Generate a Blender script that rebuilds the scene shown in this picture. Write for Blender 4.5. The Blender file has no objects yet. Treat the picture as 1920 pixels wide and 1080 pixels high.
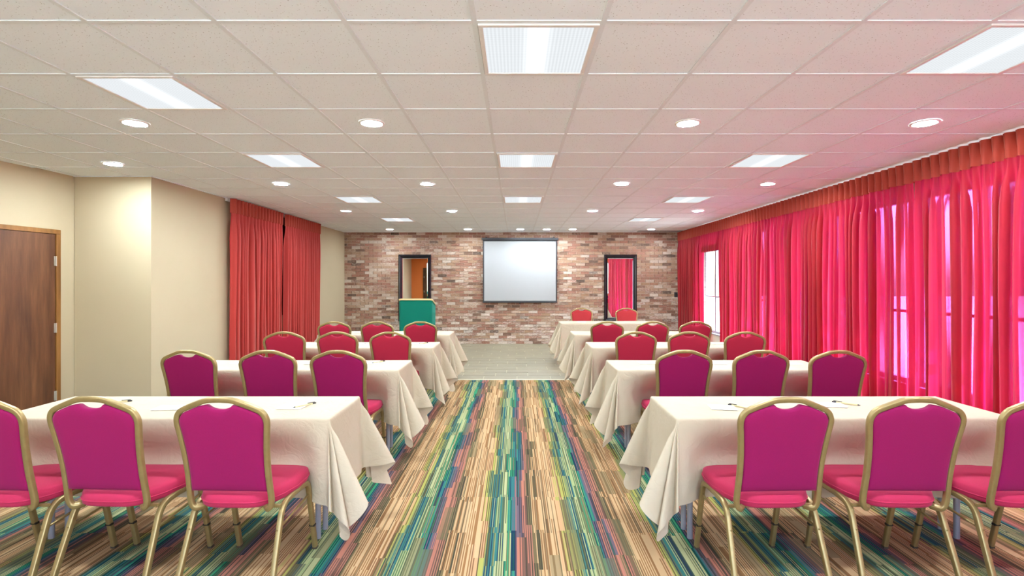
import bpy, bmesh, math, random
from mathutils import Vector, Matrix
PI = math.pi
C = bpy.context.scene.collection
SC = bpy.context.scene
rnd = random.Random(7)

# ------------------------------------------------------------------ camera, world, exposure
cam = bpy.data.cameras.new('camera'); camo = bpy.data.objects.new('camera', cam); C.objects.link(camo)
camo.location = (0, 0, 1.48); camo.rotation_euler = (PI/2, 0, 0)
cam.sensor_width = 36; cam.lens = 36*955/1920; cam.shift_x = -7/1920; cam.shift_y = -12/1920
cam.clip_start = .02
SC.camera = camo
W = bpy.data.worlds.new('sky'); SC.world = W; W.use_nodes = True
wn = W.node_tree; bg = wn.nodes['Background']
skyn = wn.nodes.new('ShaderNodeTexSky'); skyn.sky_type = 'NISHITA'; skyn.sun_disc = False
skyn.sun_elevation = math.radians(58); skyn.sun_rotation = math.radians(110); skyn.air_density = 1.2; skyn.dust_density = 3
wn.links.new(skyn.outputs[0], bg.inputs[0]); bg.inputs[1].default_value = 1.9
sun = bpy.data.lights.new('sun', 'SUN'); suno = bpy.data.objects.new('sun', sun); C.objects.link(suno)
sun.energy = 24; sun.angle = math.radians(.6); sun.color = (1, .96, .9)
suno.rotation_euler = Vector((.50, -.18, .85)).to_track_quat('Z', 'Y').to_euler(); suno.location = (20, -7, 30)
SC.view_settings.view_transform = 'Standard'; SC.view_settings.look = 'None'
SC.view_settings.exposure = 0.36; SC.view_settings.gamma = 1; SC.view_settings.use_curve_mapping = False
SC.cycles.use_denoising = True
SC.cycles.max_bounces = 14; SC.cycles.diffuse_bounces = 8; SC.cycles.glossy_bounces = 5
SC.cycles.transmission_bounces = 8; SC.cycles.transparent_max_bounces = 16
SC.cycles.sample_clamp_indirect = 8; SC.cycles.caustics_reflective = False; SC.cycles.caustics_refractive = False
DOWNLIGHT = 660.0      # radiance of the small round lamps
TROFFER = .78         # radiance of the square lenses

H = 2.65              # ceiling height
YB = 12.1             # brick wall
XL, XR = -4.065, 4.05 # side walls
YR = -1.5             # wall behind the camera

# ------------------------------------------------------------------ materials
def srgb(r, g, b):
    f = lambda c: (c/255/12.92) if c/255 <= .04045 else ((c/255+.055)/1.055)**2.4
    return (f(r), f(g), f(b), 1)

class NT:
    """small node builder"""
    def __init__(s, name):
        s.m = bpy.data.materials.new(name); s.m.use_nodes = True
        s.t = s.m.node_tree; s.b = s.t.nodes['Principled BSDF']; s.out = s.t.nodes['Material Output']
    def n(s, typ, **kw):
        x = s.t.nodes.new('ShaderNode'+typ)
        for k, v in kw.items(): setattr(x, k, v)
        return x
    def l(s, a, b): s.t.links.new(a, b)
    def put(s, sock, v):
        if isinstance(v, bpy.types.NodeSocket): s.l(v, sock)
        else: sock.default_value = v
    def math(s, op, a, b=0.0, c=0.0):
        x = s.n('Math', operation=op); s.put(x.inputs[0], a); s.put(x.inputs[1], b)
        if op in ('MULTIPLY_ADD', 'WRAP', 'COMPARE'): s.put(x.inputs[2], c)
        return x.outputs[0]
    def comb(s, x, y, z=0.0):
        c = s.n('CombineXYZ'); s.put(c.inputs[0], x); s.put(c.inputs[1], y); s.put(c.inputs[2], z); return c.outputs[0]
    def white(s, vec, out='Value'):
        w = s.n('TexWhiteNoise', noise_dimensions='3D'); s.l(vec, w.inputs['Vector']); return w.outputs[out]
    def noise(s, scale, vec=None, detail=3, rough=.5, out='Fac'):
        w = s.n('TexNoise'); w.inputs['Scale'].default_value = scale; w.inputs['Detail'].default_value = detail
        w.inputs['Roughness'].default_value = rough
        if vec is not None: s.l(vec, w.inputs['Vector'])
        return w.outputs[out]
    def ramp(s, fac, stops, interp='LINEAR'):
        r = s.n('ValToRGB'); cr = r.color_ramp; cr.interpolation = interp
        while len(cr.elements) < len(stops): cr.elements.new(.5)
        for e, (p, c) in zip(cr.elements, stops):
            e.position = p; e.color = c
        s.put(r.inputs[0], fac); return r.outputs[0]
    def mix(s, fac, a, b, blend='MIX'):
        x = s.n('Mix', data_type='RGBA', blend_type=blend)
        s.put(x.inputs[0], fac); s.put(x.inputs[6], a); s.put(x.inputs[7], b); return x.outputs[2]
    def pos(s):
        g = s.n('NewGeometry'); return g.outputs['Position']
    def obj(s):
        g = s.n('TexCoord'); return g.outputs['Object']
    def sep(s, v):
        x = s.n('SeparateXYZ'); s.l(v, x.inputs[0]); return x.outputs
    def scale(s, v, sc):
        m = s.n('Mapping'); s.l(v, m.inputs[0]); m.inputs['Scale'].default_value = sc; return m.outputs[0]
    def bump(s, h, strength=.3, dist=.01):
        b = s.n('Bump'); b.inputs['Strength'].default_value = strength; b.inputs['Distance'].default_value = dist
        s.l(h, b.inputs['Height']); s.l(b.outputs[0], s.b.inputs['Normal'])
    def fin(s, col=None, rough=.6, metal=0, spec=None):
        if col is not None: s.put(s.b.inputs['Base Color'], col)
        s.put(s.b.inputs['Roughness'], rough); s.b.inputs['Metallic'].default_value = metal
        if spec is not None: s.b.inputs['Specular IOR Level'].default_value = spec
        return s.m

def plain(name, col, rough=.5, metal=0, spec=None, nscale=60, var=.06, bump=.0):
    t = NT(name); n = t.noise(nscale, t.obj())
    d = (max(0, col[0]*(1-var)), col[1]*(1-var), col[2]*(1-var), 1)
    c = t.mix(n, d, (min(1, col[0]*(1+var)), min(1, col[1]*(1+var)), min(1, col[2]*(1+var)), 1))
    if bump: t.bump(n, bump, .002)
    return t.fin(c, rough, metal, spec)

def fabric(name, col):
    t = NT(name); o = t.obj()
    weave = t.noise(420, t.scale(o, (1, 1, 1.6)), 2, .6)
    big = t.noise(5, o, 3, .5)
    c = t.mix(weave, tuple(x*.78 for x in col[:3])+(1,), tuple(min(1, x*1.2) for x in col[:3])+(1,))
    c = t.mix(t.math('MULTIPLY', big, .25), c, tuple(x*.8 for x in col[:3])+(1,))
    t.bump(weave, .25, .0015)
    t.b.inputs['Sheen Weight'].default_value = .15; t.b.inputs['Sheen Roughness'].default_value = .4
    t.b.inputs['Sheen Tint'].default_value = (1, .5, .7, 1)
    return t.fin(c, .85, 0, .2)

M = {}
M['magenta_lit'] = fabric('magenta_lit_fabric', srgb(138, 14, 76))  # near rows: purplish room light put into the fabric colour
M['crimson_lit'] = fabric('crimson_lit_fabric', srgb(158, 30, 54))  # far rows: same upholstery, with the warmer light there put into its colour
M['seat_pink_toplit'] = fabric('toplit_pink_seat_fabric', srgb(180, 44, 78)); M['seat_red_toplit'] = fabric('toplit_red_seat_fabric', srgb(176, 40, 54))  # seats made lighter than the backs: overhead light painted into the fabric
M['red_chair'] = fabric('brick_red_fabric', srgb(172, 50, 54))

def gold():
    t = NT('gold_frame_paint'); o = t.obj()
    n = t.noise(35, o, 3); f = t.noise(900, o, 1)
    c = t.mix(n, srgb(142, 120, 76), srgb(168, 146, 98))
    t.bump(f, .12, .0006)
    return t.fin(c, t.math('MULTIPLY_ADD', n, .2, .28), .55)
M['gold'] = gold()
M['rubber'] = plain('dark_foot_cap', srgb(70, 60, 45), .6)
M['bolt'] = plain('dark_bolt', srgb(50, 45, 38), .4, .5)

def linen():
    t = NT('linen_cloth'); o = t.obj(); p = t.pos()
    w1 = t.noise(600, t.scale(o, (1, .3, .3)), 2); w2 = t.noise(600, t.scale(o, (.3, 1, 1)), 2)
    cr = t.noise(7, o, 4, .55)
    wr = t.n('TexNoise'); wr.inputs['Scale'].default_value = 9; wr.inputs['Detail'].default_value = 4; wr.inputs['Distortion'].default_value = 1.2
    t.l(o, wr.inputs['Vector'])
    rid = t.math('ABSOLUTE', t.math('SUBTRACT', wr.outputs['Fac'], .5))
    rid = t.math('MINIMUM', t.math('MULTIPLY', rid, 7), 1.0)
    h = t.math('ADD', t.math('MULTIPLY', rid, .35), t.math('MULTIPLY', t.math('ADD', w1, w2), .06))
    h = t.math('ADD', h, t.math('MULTIPLY', cr, .9))
    t.bump(h, .33, .012)
    c = t.mix(cr, srgb(194, 178, 152), srgb(203, 189, 166))
    c = t.mix(t.math('MULTIPLY', w1, .18), c, srgb(196, 176, 152))
    tr = t.n('BsdfTranslucent'); tr.inputs[0].default_value = srgb(225, 200, 175)
    mx = t.n('MixShader'); mx.inputs[0].default_value = .12
    m = t.fin(c, .9, 0, .15)
    t.l(t.b.outputs[0], mx.inputs[1]); t.l(tr.outputs[0], mx.inputs[2]); t.l(mx.outputs[0], t.out.inputs[0])
    return m
M['linen'] = linen()

def vinyl_wall(name, a, b):
    t = NT(name); o = t.obj(); p = t.pos()
    n = t.noise(1.2, p, 3); f = t.noise(140, t.scale(p, (1, 1, 3)), 3, .6)
    c = t.mix(n, a, b); c = t.mix(t.math('MULTIPLY', f, .16), c, tuple(x*.75 for x in a[:3])+(1,))
    t.bump(f, .3, .003)
    return t.fin(c, .72, 0, .3)
M['wall'] = vinyl_wall('beige_vinyl_wallcovering', srgb(180, 164, 134), srgb(188, 172, 143))
M['wall_orange'] = vinyl_wall('orange_rear_wall', srgb(226, 128, 62), srgb(232, 136, 70))  # orange tone over the whole rear wall
M['wall_plain'] = vinyl_wall('plain_wall_paint', srgb(200, 190, 178), srgb(206, 196, 184))

def ceiling_mat():
    t = NT('mineral_fibre_tile'); p = t.pos()
    n = t.noise(85, p, 3, .7)
    v = t.n('TexVoronoi'); v.inputs['Scale'].default_value = 62; t.l(p, v.inputs['Vector'])
    sp = t.math('LESS_THAN', v.outputs['Distance'], .2)
    sel = t.math('GREATER_THAN', t.noise(260, p, 1), .56)
    sp = t.math('MULTIPLY', sp, sel)
    c = t.mix(n, srgb(236, 245, 250), srgb(241, 249, 253))
    c = t.mix(t.math('MULTIPLY', sp, .8), c, srgb(120, 116, 108))
    t.bump(t.math('SUBTRACT', n, sp), .25, .002)
    return t.fin(c, .9, 0, .1)
M['tile_ceiling'] = ceiling_mat()
M['tbar'] = plain('white_grid_metal', srgb(226, 234, 238), .45)
M['gap'] = plain('ceiling_plenum', srgb(120, 118, 114), .9)

def lens():
    t = NT('prismatic_lens'); p = t.pos(); x = t.sep(p)
    wx = t.math('SINE', t.math('MULTIPLY', x[0], 2*PI/.0185)); wy = t.math('SINE', t.math('MULTIPLY', x[1], 2*PI/.0185))
    g = t.math('ADD', t.math('MULTIPLY', wx, .06), t.math('MULTIPLY', wy, .03))
    o = t.sep(t.obj())
    d = t.math('ABSOLUTE', t.math('SUBTRACT', t.math('ABSOLUTE', o[0]), .02))
    tube = t.math('MULTIPLY', t.math('EXPONENT', t.math('MULTIPLY', t.math('MULTIPLY', d, d), -900)), .4)
    e = t.math('MULTIPLY', t.math('ADD', t.math('ADD', g, .9), tube), TROFFER)
    em = t.n('Emission'); em.inputs[0].default_value = (.93, .97, 1, 1); t.l(e, em.inputs[1])
    t.l(em.outputs[0], t.out.inputs[0]); return t.m
M['lens'] = lens()
def emis(name, col, s):
    t = NT(name); em = t.n('Emission'); em.inputs[0].default_value = col; em.inputs[1].default_value = s
    t.l(em.outputs[0], t.out.inputs[0]); return t.m
M['lamp'] = emis('led_disc', (.78, .91, 1, 1), DOWNLIGHT)
M['lamp_dim'] = emis('led_disc_dimmed', (.78, .91, 1, 1), DOWNLIGHT*.62)
M['white_metal'] = plain('white_painted_metal', srgb(232, 230, 226), .4)
M['chrome_edge'] = plain('aluminium_edge', srgb(190, 190, 188), .35, .7)

def brick_mat():
    t = NT('reclaimed_brick'); p = t.pos(); x = t.sep(p)
    row = t.math('FLOOR', t.math('DIVIDE', x[2], .06625))
    off = t.math('MULTIPLY', t.math('MODULO', row, 2), .1025)
    col = t.math('FLOOR', t.math('DIVIDE', t.math('ADD', x[0], t.math('ADD', off, 20.5)), .205))
    cell = t.comb(col, row, 3.0)
    r1 = t.white(cell); r2 = t.white(t.comb(col, row, 9.0))
    c = t.ramp(r1, [(0, srgb(66, 54, 48)), (.05, srgb(112, 84, 68)), (.2, srgb(142, 98, 80)), (.42, srgb(158, 108, 90)),
                    (.6, srgb(160, 126, 98)), (.78, srgb(176, 144, 118)), (.9, srgb(192, 168, 148)), (1, srgb(214, 200, 186))])
    n = t.noise(34, t.scale(p, (1, 1, 1.8)), 4, .65)
    c = t.mix(t.ramp(n, [(.35, (0, 0, 0, 1)), (.75, (1, 1, 1, 1))]), c, t.mix(.5, c, srgb(120, 82, 66)))
    big = t.noise(1.1, p, 2); sp_ = t.noise(75, t.scale(p, (.6, 1, 1.6)), 3, .7)
    thr = t.math('ADD', t.math('MULTIPLY', r2, .30), t.math('MULTIPLY', big, .35))
    thr = t.math('ADD', thr, t.math('MULTIPLY', t.math('SUBTRACT', 1.3, x[2]), .05))
    ww = t.noise(26, t.scale(p, (.7, 1, 2.4)), 5, .7)
    wf = t.ramp(t.math('ADD', ww, t.math('SUBTRACT', thr, .5)), [(.36, (0, 0, 0, 1)), (.62, (1, 1, 1, 1))])
    c = t.mix(t.math('MULTIPLY', wf, .75), c, srgb(236, 222, 208))
    c = t.mix(t.ramp(sp_, [(.60, (0, 0, 0, 1)), (.68, (.6, .6, .6, 1))]), c, srgb(232, 220, 204))
    c = t.mix(.12, c, srgb(120, 110, 90))
    t.bump(n, .6, .006)
    return t.fin(c, .85, 0, .2)
M['brick'] = brick_mat()
def mortar():
    t = NT('lime_mortar'); p = t.pos(); n = t.noise(30, p, 4, .7)
    t.bump(n, .5, .004); return t.fin(t.mix(n, srgb(168, 146, 126), srgb(222, 206, 188)), .95, 0, .1)
M['mortar'] = mortar()

def carpet():
    t = NT('striped_carpet'); p = t.pos(); x = t.sep(p)
    X = t.math('ADD', x[0], 12.0); Y = t.math('ADD', x[1], 20.0)
    # woven blocks: each block of a few centimetres shifts the colour band and breaks along the length
    blk = t.math('FLOOR', t.math('DIVIDE', X, .058))
    ry = t.white(t.comb(blk, 0.0, 5.0))
    seg = t.math('FLOOR', t.math('ADD', t.math('DIVIDE', Y, .42), t.math('MULTIPLY', ry, 3)))
    j1 = t.white(t.comb(blk, seg, 1.0))
    tilex = t.math('FLOOR', t.math('DIVIDE', X, .5)); tiley = t.math('FLOOR', t.math('DIVIDE', Y, .5))
    jt = t.white(t.comb(tilex, tiley, 2.0))
    st = t.math('FLOOR', t.math('DIVIDE', X, .0062))
    js = t.white(t.comb(st, tiley, 4.0)); js2 = t.white(t.comb(st, seg, 6.0))
    ph = t.math('FRACT', t.math('ADD', t.math('DIVIDE', t.math('ADD', X, -.125), .5),
        t.math('ADD', t.math('MULTIPLY', t.math('SUBTRACT', j1, .5), .10), t.math('ADD', t.math('MULTIPLY', t.math('SUBTRACT', jt, .5), .06),
        t.math('MULTIPLY', t.math('SUBTRACT', js, .5), .09)))))
    A = [(0, srgb(204, 170, 128)), (.10, srgb(212, 178, 136)), (.30, srgb(208, 166, 126)), (.36, srgb(176, 176, 96)), (.42, srgb(138, 150, 100)),
         (.47, srgb(60, 120, 118)), (.53, srgb(168, 182, 130)), (.58, srgb(182, 186, 140)), (.66, srgb(60, 150, 108)), (.71, srgb(56, 118, 122)),
         (.76, srgb(112, 98, 112)), (.82, srgb(188, 124, 106)), (.88, srgb(176, 122, 104)), (.93, srgb(120, 108, 78)), (1, srgb(204, 170, 128))]
    B = [(0, srgb(142, 106, 70)), (.10, srgb(156, 116, 76)), (.30, srgb(138, 102, 72)), (.36, srgb(104, 96, 60)), (.42, srgb(64, 84, 74)),
         (.47, srgb(36, 66, 92)), (.53, srgb(92, 116, 84)), (.58, srgb(104, 116, 84)), (.66, srgb(28, 78, 74)), (.71, srgb(28, 56, 84)),
         (.76, srgb(72, 64, 78)), (.82, srgb(118, 88, 80)), (.88, srgb(110, 82, 72)), (.93, srgb(74, 70, 56)), (1, srgb(174, 134, 92))]
    ca = t.ramp(ph, A, 'CONSTANT'); cb = t.ramp(ph, B, 'CONSTANT')
    alt = t.math('MODULO', st, 2)
    sel = t.math('MULTIPLY', t.math('GREATER_THAN', js2, .34), alt)
    sel = t.math('MAXIMUM', sel, t.math('GREATER_THAN', js2, .9))
    c = t.mix(sel, ca, cb)
    c = t.mix(t.math('MULTIPLY', t.math('LESS_THAN', js, .13), .6), c, srgb(70, 70, 56))
    c = t.mix(1.0, c, (.84, .80, .76, 1), 'MULTIPLY')
    dark = t.math('LESS_THAN', t.white(t.comb(blk, seg, 8.0)), .10)
    c = t.mix(t.math('MULTIPLY', dark, .55), c, srgb(112, 104, 74))
    pile = t.noise(480, p, 2, .7)
    c = t.mix(t.math('MULTIPLY', t.math('SUBTRACT', pile, .2), .75), c, t.mix(.6, c, (.02, .02, .02, 1)))
    t.bump(pile, .5, .004)
    return t.fin(c, .95, 0, .05)
M['carpet'] = carpet()

def floor_tile():
    t = NT('stone_look_tile'); p = t.pos(); x = t.sep(p)
    n = t.noise(5, t.scale(p, (1, 5, 1)), 5, .65); m_ = t.noise(1.3, p, 2)
    r = t.white(t.comb(t.math('FLOOR', t.math('MULTIPLY', x[0], 1.94)), t.math('FLOOR', t.math('DIVIDE', x[1], .3)), 1.0))
    c = t.ramp(n, [(.25, srgb(112, 102, 80)), (.5, srgb(138, 128, 104)), (.75, srgb(158, 150, 126))])
    c = t.mix(t.math('MULTIPLY', r, .45), c, srgb(118, 112, 98)); c = t.mix(t.math('MULTIPLY', m_, .3), c, srgb(150, 138, 112))
    t.bump(n, .15, .002)
    return t.fin(c, .42, 0, .4)
M['tile'] = floor_tile()
M['grout'] = plain('tile_grout', srgb(184, 175, 154), .9)

def curtain_mat(name, dif, trn, tf, thin):
    t = NT(name); o = t.obj(); p = t.pos()
    w = t.noise(300, t.scale(p, (1, 1, .25)), 2); n = t.noise(6, t.scale(p, (1, 1, .3)), 2)
    c = t.mix(w, tuple(v*.85 for v in dif[:3])+(1,), dif)
    t.bump(w, .25, .001)
    t.b.inputs['Sheen Weight'].default_value = .3; t.b.inputs['Sheen Tint'].default_value = (1, .6, .5, 1)
    t.fin(c, .6, 0, .3)
    tr = t.n('BsdfTranslucent'); t.l(t.mix(w, tuple(v*.9 for v in trn[:3])+(1,), trn), tr.inputs[0])
    mx = t.n('MixShader'); mx.inputs[0].default_value = tf
    t.l(t.b.outputs[0], mx.inputs[1]); t.l(tr.outputs[0], mx.inputs[2]); last = mx.outputs[0]
    if thin > 0:
        tp = t.n('BsdfTransparent'); tp.inputs[0].default_value = (.75, .25, .9, 1)
        nv = t.noise(21, t.scale(p, (.0, 1, .012)), 2, .6)
        nn = t.ramp(nv, [(.50, (.03, .03, .03, 1)), (.62, (1, 1, 1, 1))])
        m2 = t.n('MixShader'); t.l(t.math('MULTIPLY', nn, thin), m2.inputs[0])
        t.l(last, m2.inputs[1]); t.l(tp.outputs[0], m2.inputs[2]); last = m2.outputs[0]
    t.l(last, t.out.inputs[0]); return t.m
M['curtain'] = curtain_mat('red_curtain_fabric', srgb(170, 26, 34), (.60, .008, .10, 1), .30, .30)
M['curtain_left'] = curtain_mat('red_lined_curtain_fabric', srgb(182, 54, 48), (.7, .05, .04, 1), .12, 0)
M['header'] = curtain_mat('stiffened_curtain_header', srgb(174, 62, 44), (.5, .04, .02, 1), .08, 0)

def wood(name, a, b, c_, sc=1.0, rough=.4):
    t = NT(name); o = t.obj()
    n = t.noise(2.2*sc, t.scale(o, (6, 6, .6)), 5, .6); n2 = t.noise(26*sc, t.scale(o, (8, 8, .35)), 3)
    c = t.ramp(n, [(.3, a), (.52, b), (.72, c_)])
    c = t.mix(t.math('MULTIPLY', n2, .35), c, tuple(v*.6 for v in a[:3])+(1,))
    t.bump(n2, .08, .001)
    return t.fin(c, rough, 0, .45)
M['door_wood'] = wood('stained_birch_door', srgb(72, 42, 26), srgb(100, 62, 38), srgb(122, 80, 50))
M['casing_wood'] = wood('stained_door_casing', srgb(112, 72, 32), srgb(142, 96, 46), srgb(160, 112, 58))
M['dark_wood'] = wood('dark_brown_door', srgb(62, 40, 20), srgb(92, 60, 28), srgb(112, 76, 38))
M['steel'] = plain('satin_steel', srgb(196, 190, 176), .35, .6)
M['black'] = plain('glossy_black_frame', srgb(20, 20, 26), .22)
M['black_matte'] = plain('black_casing', srgb(38, 38, 42), .5)
M['screen'] = plain('matte_white_screen', srgb(158, 157, 156), .8, var=.01)
M['leg_metal'] = plain('grey_table_leg', srgb(150, 150, 158), .4, .3)
M['table_top'] = plain('laminate_top', srgb(150, 120, 90), .6)
M['green'] = fabric('green_velour', srgb(0, 106, 86)); M['green'].node_tree.nodes['Principled BSDF'].inputs['Sheen Tint'].default_value = (.3, 1, .8, 1)
M['green_side'] = M['green']
M['trim_gold'] = plain('pale_gold_edging', srgb(214, 186, 132), .4)
M['paper'] = plain('white_paper', srgb(244, 242, 238), .8, var=.01)
M['pen_black'] = plain('black_pen_plastic', srgb(30, 30, 32), .3)
M['pen_cream'] = plain('cream_pen_barrel', srgb(205, 190, 140), .35)
M['window_white'] = plain('white_window_frame', srgb(150, 154, 168), .4)
M['blind'] = plain('white_blind_slat', srgb(236, 236, 236), .5)
M['ground'] = plain('pale_concrete_ground', srgb(186, 184, 178), .9, nscale=3)
M['edge_strip'] = plain('pale_metal_strip', srgb(212, 204, 180), .4, .3)
def glass():
    t = NT('window_glass'); tp = t.n('BsdfTransparent'); tp.inputs[0].default_value = (.94, .97, .98, 1)
    g = t.n('BsdfGlossy'); g.inputs['Roughness'].default_value = .02
    f = t.n('LayerWeight'); f.inputs[0].default_value = .5
    mx = t.n('MixShader'); t.l(t.math('MULTIPLY_ADD', t.math('POWER', f.outputs['Facing'], 5.0), .5, .04), mx.inputs[0]); t.l(tp.outputs[0], mx.inputs[1]); t.l(g.outputs[0], mx.inputs[2])
    t.l(mx.outputs[0], t.out.inputs[0]); return t.m
M['glass'] = glass()
def mirror():
    t = NT('silvered_mirror'); return t.fin((.9, .91, .92, 1), .01, 1)
M['mirror'] = mirror()

# ------------------------------------------------------------------ mesh helpers
class MB:
    def __init__(s): s.v = []; s.f = []
    def add(s, v, f):
        b = len(s.v); s.v += [tuple(q) for q in v]; s.f += [tuple(i+b for i in q) for q in f]; return s
    def box(s, x0, x1, y0, y1, z0, z1, ch=0.0):
        if ch <= 0:
            v = [(x, y, z) for z in (z0, z1) for y in (y0, y1) for x in (x0, x1)]
            return s.add(v, [(0, 2, 3, 1), (4, 5, 7, 6), (0, 1, 5, 4), (2, 6, 7, 3), (0, 4, 6, 2), (1, 3, 7, 5)])
        bm = bmesh.new(); bmesh.ops.create_cube(bm, size=1)
        for v in bm.verts:
            v.co = Vector((x0 if v.co.x < 0 else x1, y0 if v.co.y < 0 else y1, z0 if v.co.z < 0 else z1))
        bmesh.ops.bevel(bm, geom=list(bm.edges), offset=ch, segments=2, affect='EDGES', profile=.6)
        bm.verts.index_update()
        v = [tuple(q.co) for q in bm.verts]; f = [tuple(q.index for q in p.verts) for p in bm.faces]; bm.free()
        return s.add(v, f)
    def sweep(s, pts, prof, side=None, closed=False, caps=True):
        """prof: list of (u, w); side: fixed vector giving the u direction"""
        n = len(pts); m = len(prof); vs = []; P = [Vector(p) for p in pts]; last = None
        for i in range(n):
            a = P[(i-1) % n] if (closed or i > 0) else P[i]; b = P[(i+1) % n] if (closed or i < n-1) else P[i]
            t = (b-a).normalized()
            if side is not None:
                w = t.cross(Vector(side)).normalized(); u = w.cross(t).normalized()
            else:
                if last is None:
                    u = t.orthogonal().normalized()
                else:
                    u = (last - t*last.dot(t)).normalized()
                last = u; w = t.cross(u).normalized()
            for (pu, pw) in prof: vs.append(P[i]+u*pu+w*pw)
        f = []
        for i in range(n if closed else n-1):
            j = (i+1) % n
            for k in range(m):
                l = (k+1) % m; f.append((i*m+k, i*m+l, j*m+l, j*m+k))
        if caps and not closed:
            f.append(tuple(range(m))[::-1]); f.append(tuple((n-1)*m+k for k in range(m)))
        return s.add(vs, f)
    def cyl(s, c, r, z0, z1, n=16, r2=None):
        r2 = r if r2 is None else r2
        v = [(c[0]+r*math.cos(2*PI*i/n), c[1]+r*math.sin(2*PI*i/n), z0) for i in range(n)] + \
            [(c[0]+r2*math.cos(2*PI*i/n), c[1]+r2*math.sin(2*PI*i/n), z1) for i in range(n)]
        f = [(i, (i+1) % n, n+(i+1) % n, n+i) for i in range(n)] + [tuple(range(n))[::-1], tuple(range(n, 2*n))]
        return s.add(v, f)
    def rings(s, R, cap0=True, cap1=True):
        m = len(R[0]); v = [p for r in R for p in r]; f = []
        for i in range(len(R)-1):
            for k in range(m):
                l = (k+1) % m; f.append((i*m+k, i*m+l, (i+1)*m+l, (i+1)*m+k))
        if cap0: f.append(tuple(range(m))[::-1])
        if cap1: f.append(tuple((len(R)-1)*m+k for k in range(m)))
        return s.add(v, f)
    def mesh(s, name, mat, smooth=None):
        me = bpy.data.meshes.new(name); me.from_pydata(s.v, [], s.f); me.materials.append(mat)
        bm = bmesh.new(); bm.from_mesh(me); bmesh.ops.recalc_face_normals(bm, faces=bm.faces)
        bm.to_mesh(me); bm.free()
        if smooth is not None:
            me.polygons.foreach_set('use_smooth', [True]*len(me.polygons))
            if smooth < 180: me.set_sharp_from_angle(angle=math.radians(smooth))
        return me
    def build(s, name, mat, parent=None, smooth=None):
        return link(name, s.mesh(name, mat, smooth), parent)

def link(name, me, parent=None):
    o = bpy.data.objects.new(name, me); C.objects.link(o)
    if parent is not None: o.parent = parent
    return o
def tag(o, label=None, cat=None, group=None, kind=None):
    if label: o['label'] = label
    if cat: o['category'] = cat
    if group: o['group'] = group
    if kind: o['kind'] = kind
    return o
def empty(name, loc=(0, 0, 0), rz=0.0, parent=None):
    o = bpy.data.objects.new(name, None); C.objects.link(o); o.location = loc; o.rotation_euler = (0, 0, rz)
    o.empty_display_size = .1
    if parent is not None: o.parent = parent
    return o
def struct(name, o=None, loc=(0, 0, 0), rz=0.0):
    if o is None: o = empty(name, loc, rz)
    o['kind'] = 'structure'; return o
def copy_tree(o, parent=None):
    c = o.copy(); C.objects.link(c)
    if parent is not None: c.parent = parent
    for ch in list(o.children):
        copy_tree(ch, c)
    return c
def rrect(w, d, r, n=3):
    pts = []
    for cx, cy, a0 in ((w/2-r, d/2-r, 0), (-w/2+r, d/2-r, 90), (-w/2+r, -d/2+r, 180), (w/2-r, -d/2+r, 270)):
        for i in range(n+1):
            a = math.radians(a0+90*i/n); pts.append((cx+r*math.cos(a), cy+r*math.sin(a)))
    return pts
def arcpath(pts, r, n=5):
    """polyline with rounded corners"""
    P = [Vector(p) for p in pts]; out = [P[0]]
    for i in range(1, len(P)-1):
        a, b, c = P[i-1], P[i], P[i+1]; rr = min(r, (a-b).length*.48, (c-b).length*.48)
        p0 = b+(a-b).normalized()*rr; p1 = b+(c-b).normalized()*rr
        for k in range(n+1):
            t = k/n; out.append(p0*(1-t)**2+b*2*t*(1-t)+p1*t*t)
    out.append(P[-1]); return out
def catmull(pts, n=6):
    P = [Vector(p) for p in pts]; out = []
    for i in range(len(P)-1):
        p0 = P[max(i-1, 0)]; p1 = P[i]; p2 = P[i+1]; p3 = P[min(i+2, len(P)-1)]
        for k in range(n):
            t = k/n
            out.append(.5*((2*p1)+(p2-p0)*t+(2*p0-5*p1+4*p2-p3)*t*t+(3*p1-p0-3*p2+p3)*t**3))
    out.append(P[-1]); return out

# ------------------------------------------------------------------ the room: floor
MB().add([(-5.6, -1.5, 0), (4.05, -1.5, 0), (4.05, 7.67, 0), (-5.6, 7.67, 0), (-5.6, -1.5, -.05), (4.05, -1.5, -.05), (4.05, 7.67, -.05), (-5.6, 7.67, -.05)],
         [(0, 1, 2, 3), (4, 7, 6, 5), (0, 4, 5, 1), (1, 5, 6, 2), (2, 6, 7, 3), (3, 7, 4, 0)])
fl = MB().box(-5.6, 4.05, -1.5, 7.665, -.06, 0).build('floor', M['carpet']); struct('floor', fl)
ft = struct('floor')
MB().box(XL, 4.05, 7.665, YB, -.06, -.004).build('grout_bed', M['grout'], ft)
tm = MB().box(-.2520, .2520, -.1455, .1455, -.006, .001).mesh('floor_tile', M['tile'])
for j in range(15):
    y = 7.70+.15+.3*j
    if y > YB: break
    offx = (j % 3)*.172
    for i in range(17):
        x = -4.1+.2575+offx-.515+.515*i
        if x+.2575 < XL-.1 or x-.2575 > 4.1: continue
        x0 = max(x-.2555, XL+.004); x1 = min(x+.2555, 4.046); y1 = min(y+.148, YB-.003)
        if x1-x0 < .03 or y1-(y-.148) < .03: continue
        if x1-x0 > .51 and y1 == y+.148:
            o = link('floor_tile', tm, ft); o.location = (x, y, rnd.uniform(-.0006, .0006))
        else:
            MB().box(x0, x1, y-.148, y1, -.006, .001).build('floor_tile', M['tile'], ft)
strip = MB().box(-4.05, 4.04, 7.655, 7.695, -.002, .006, .002).build('trim_1', M['edge_strip']); struct('trim_1', strip)
MB().box(-60, 60, -60, 60, -.4, -.25).build('ground', M['ground']); struct('ground', bpy.data.objects['ground'])

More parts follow.
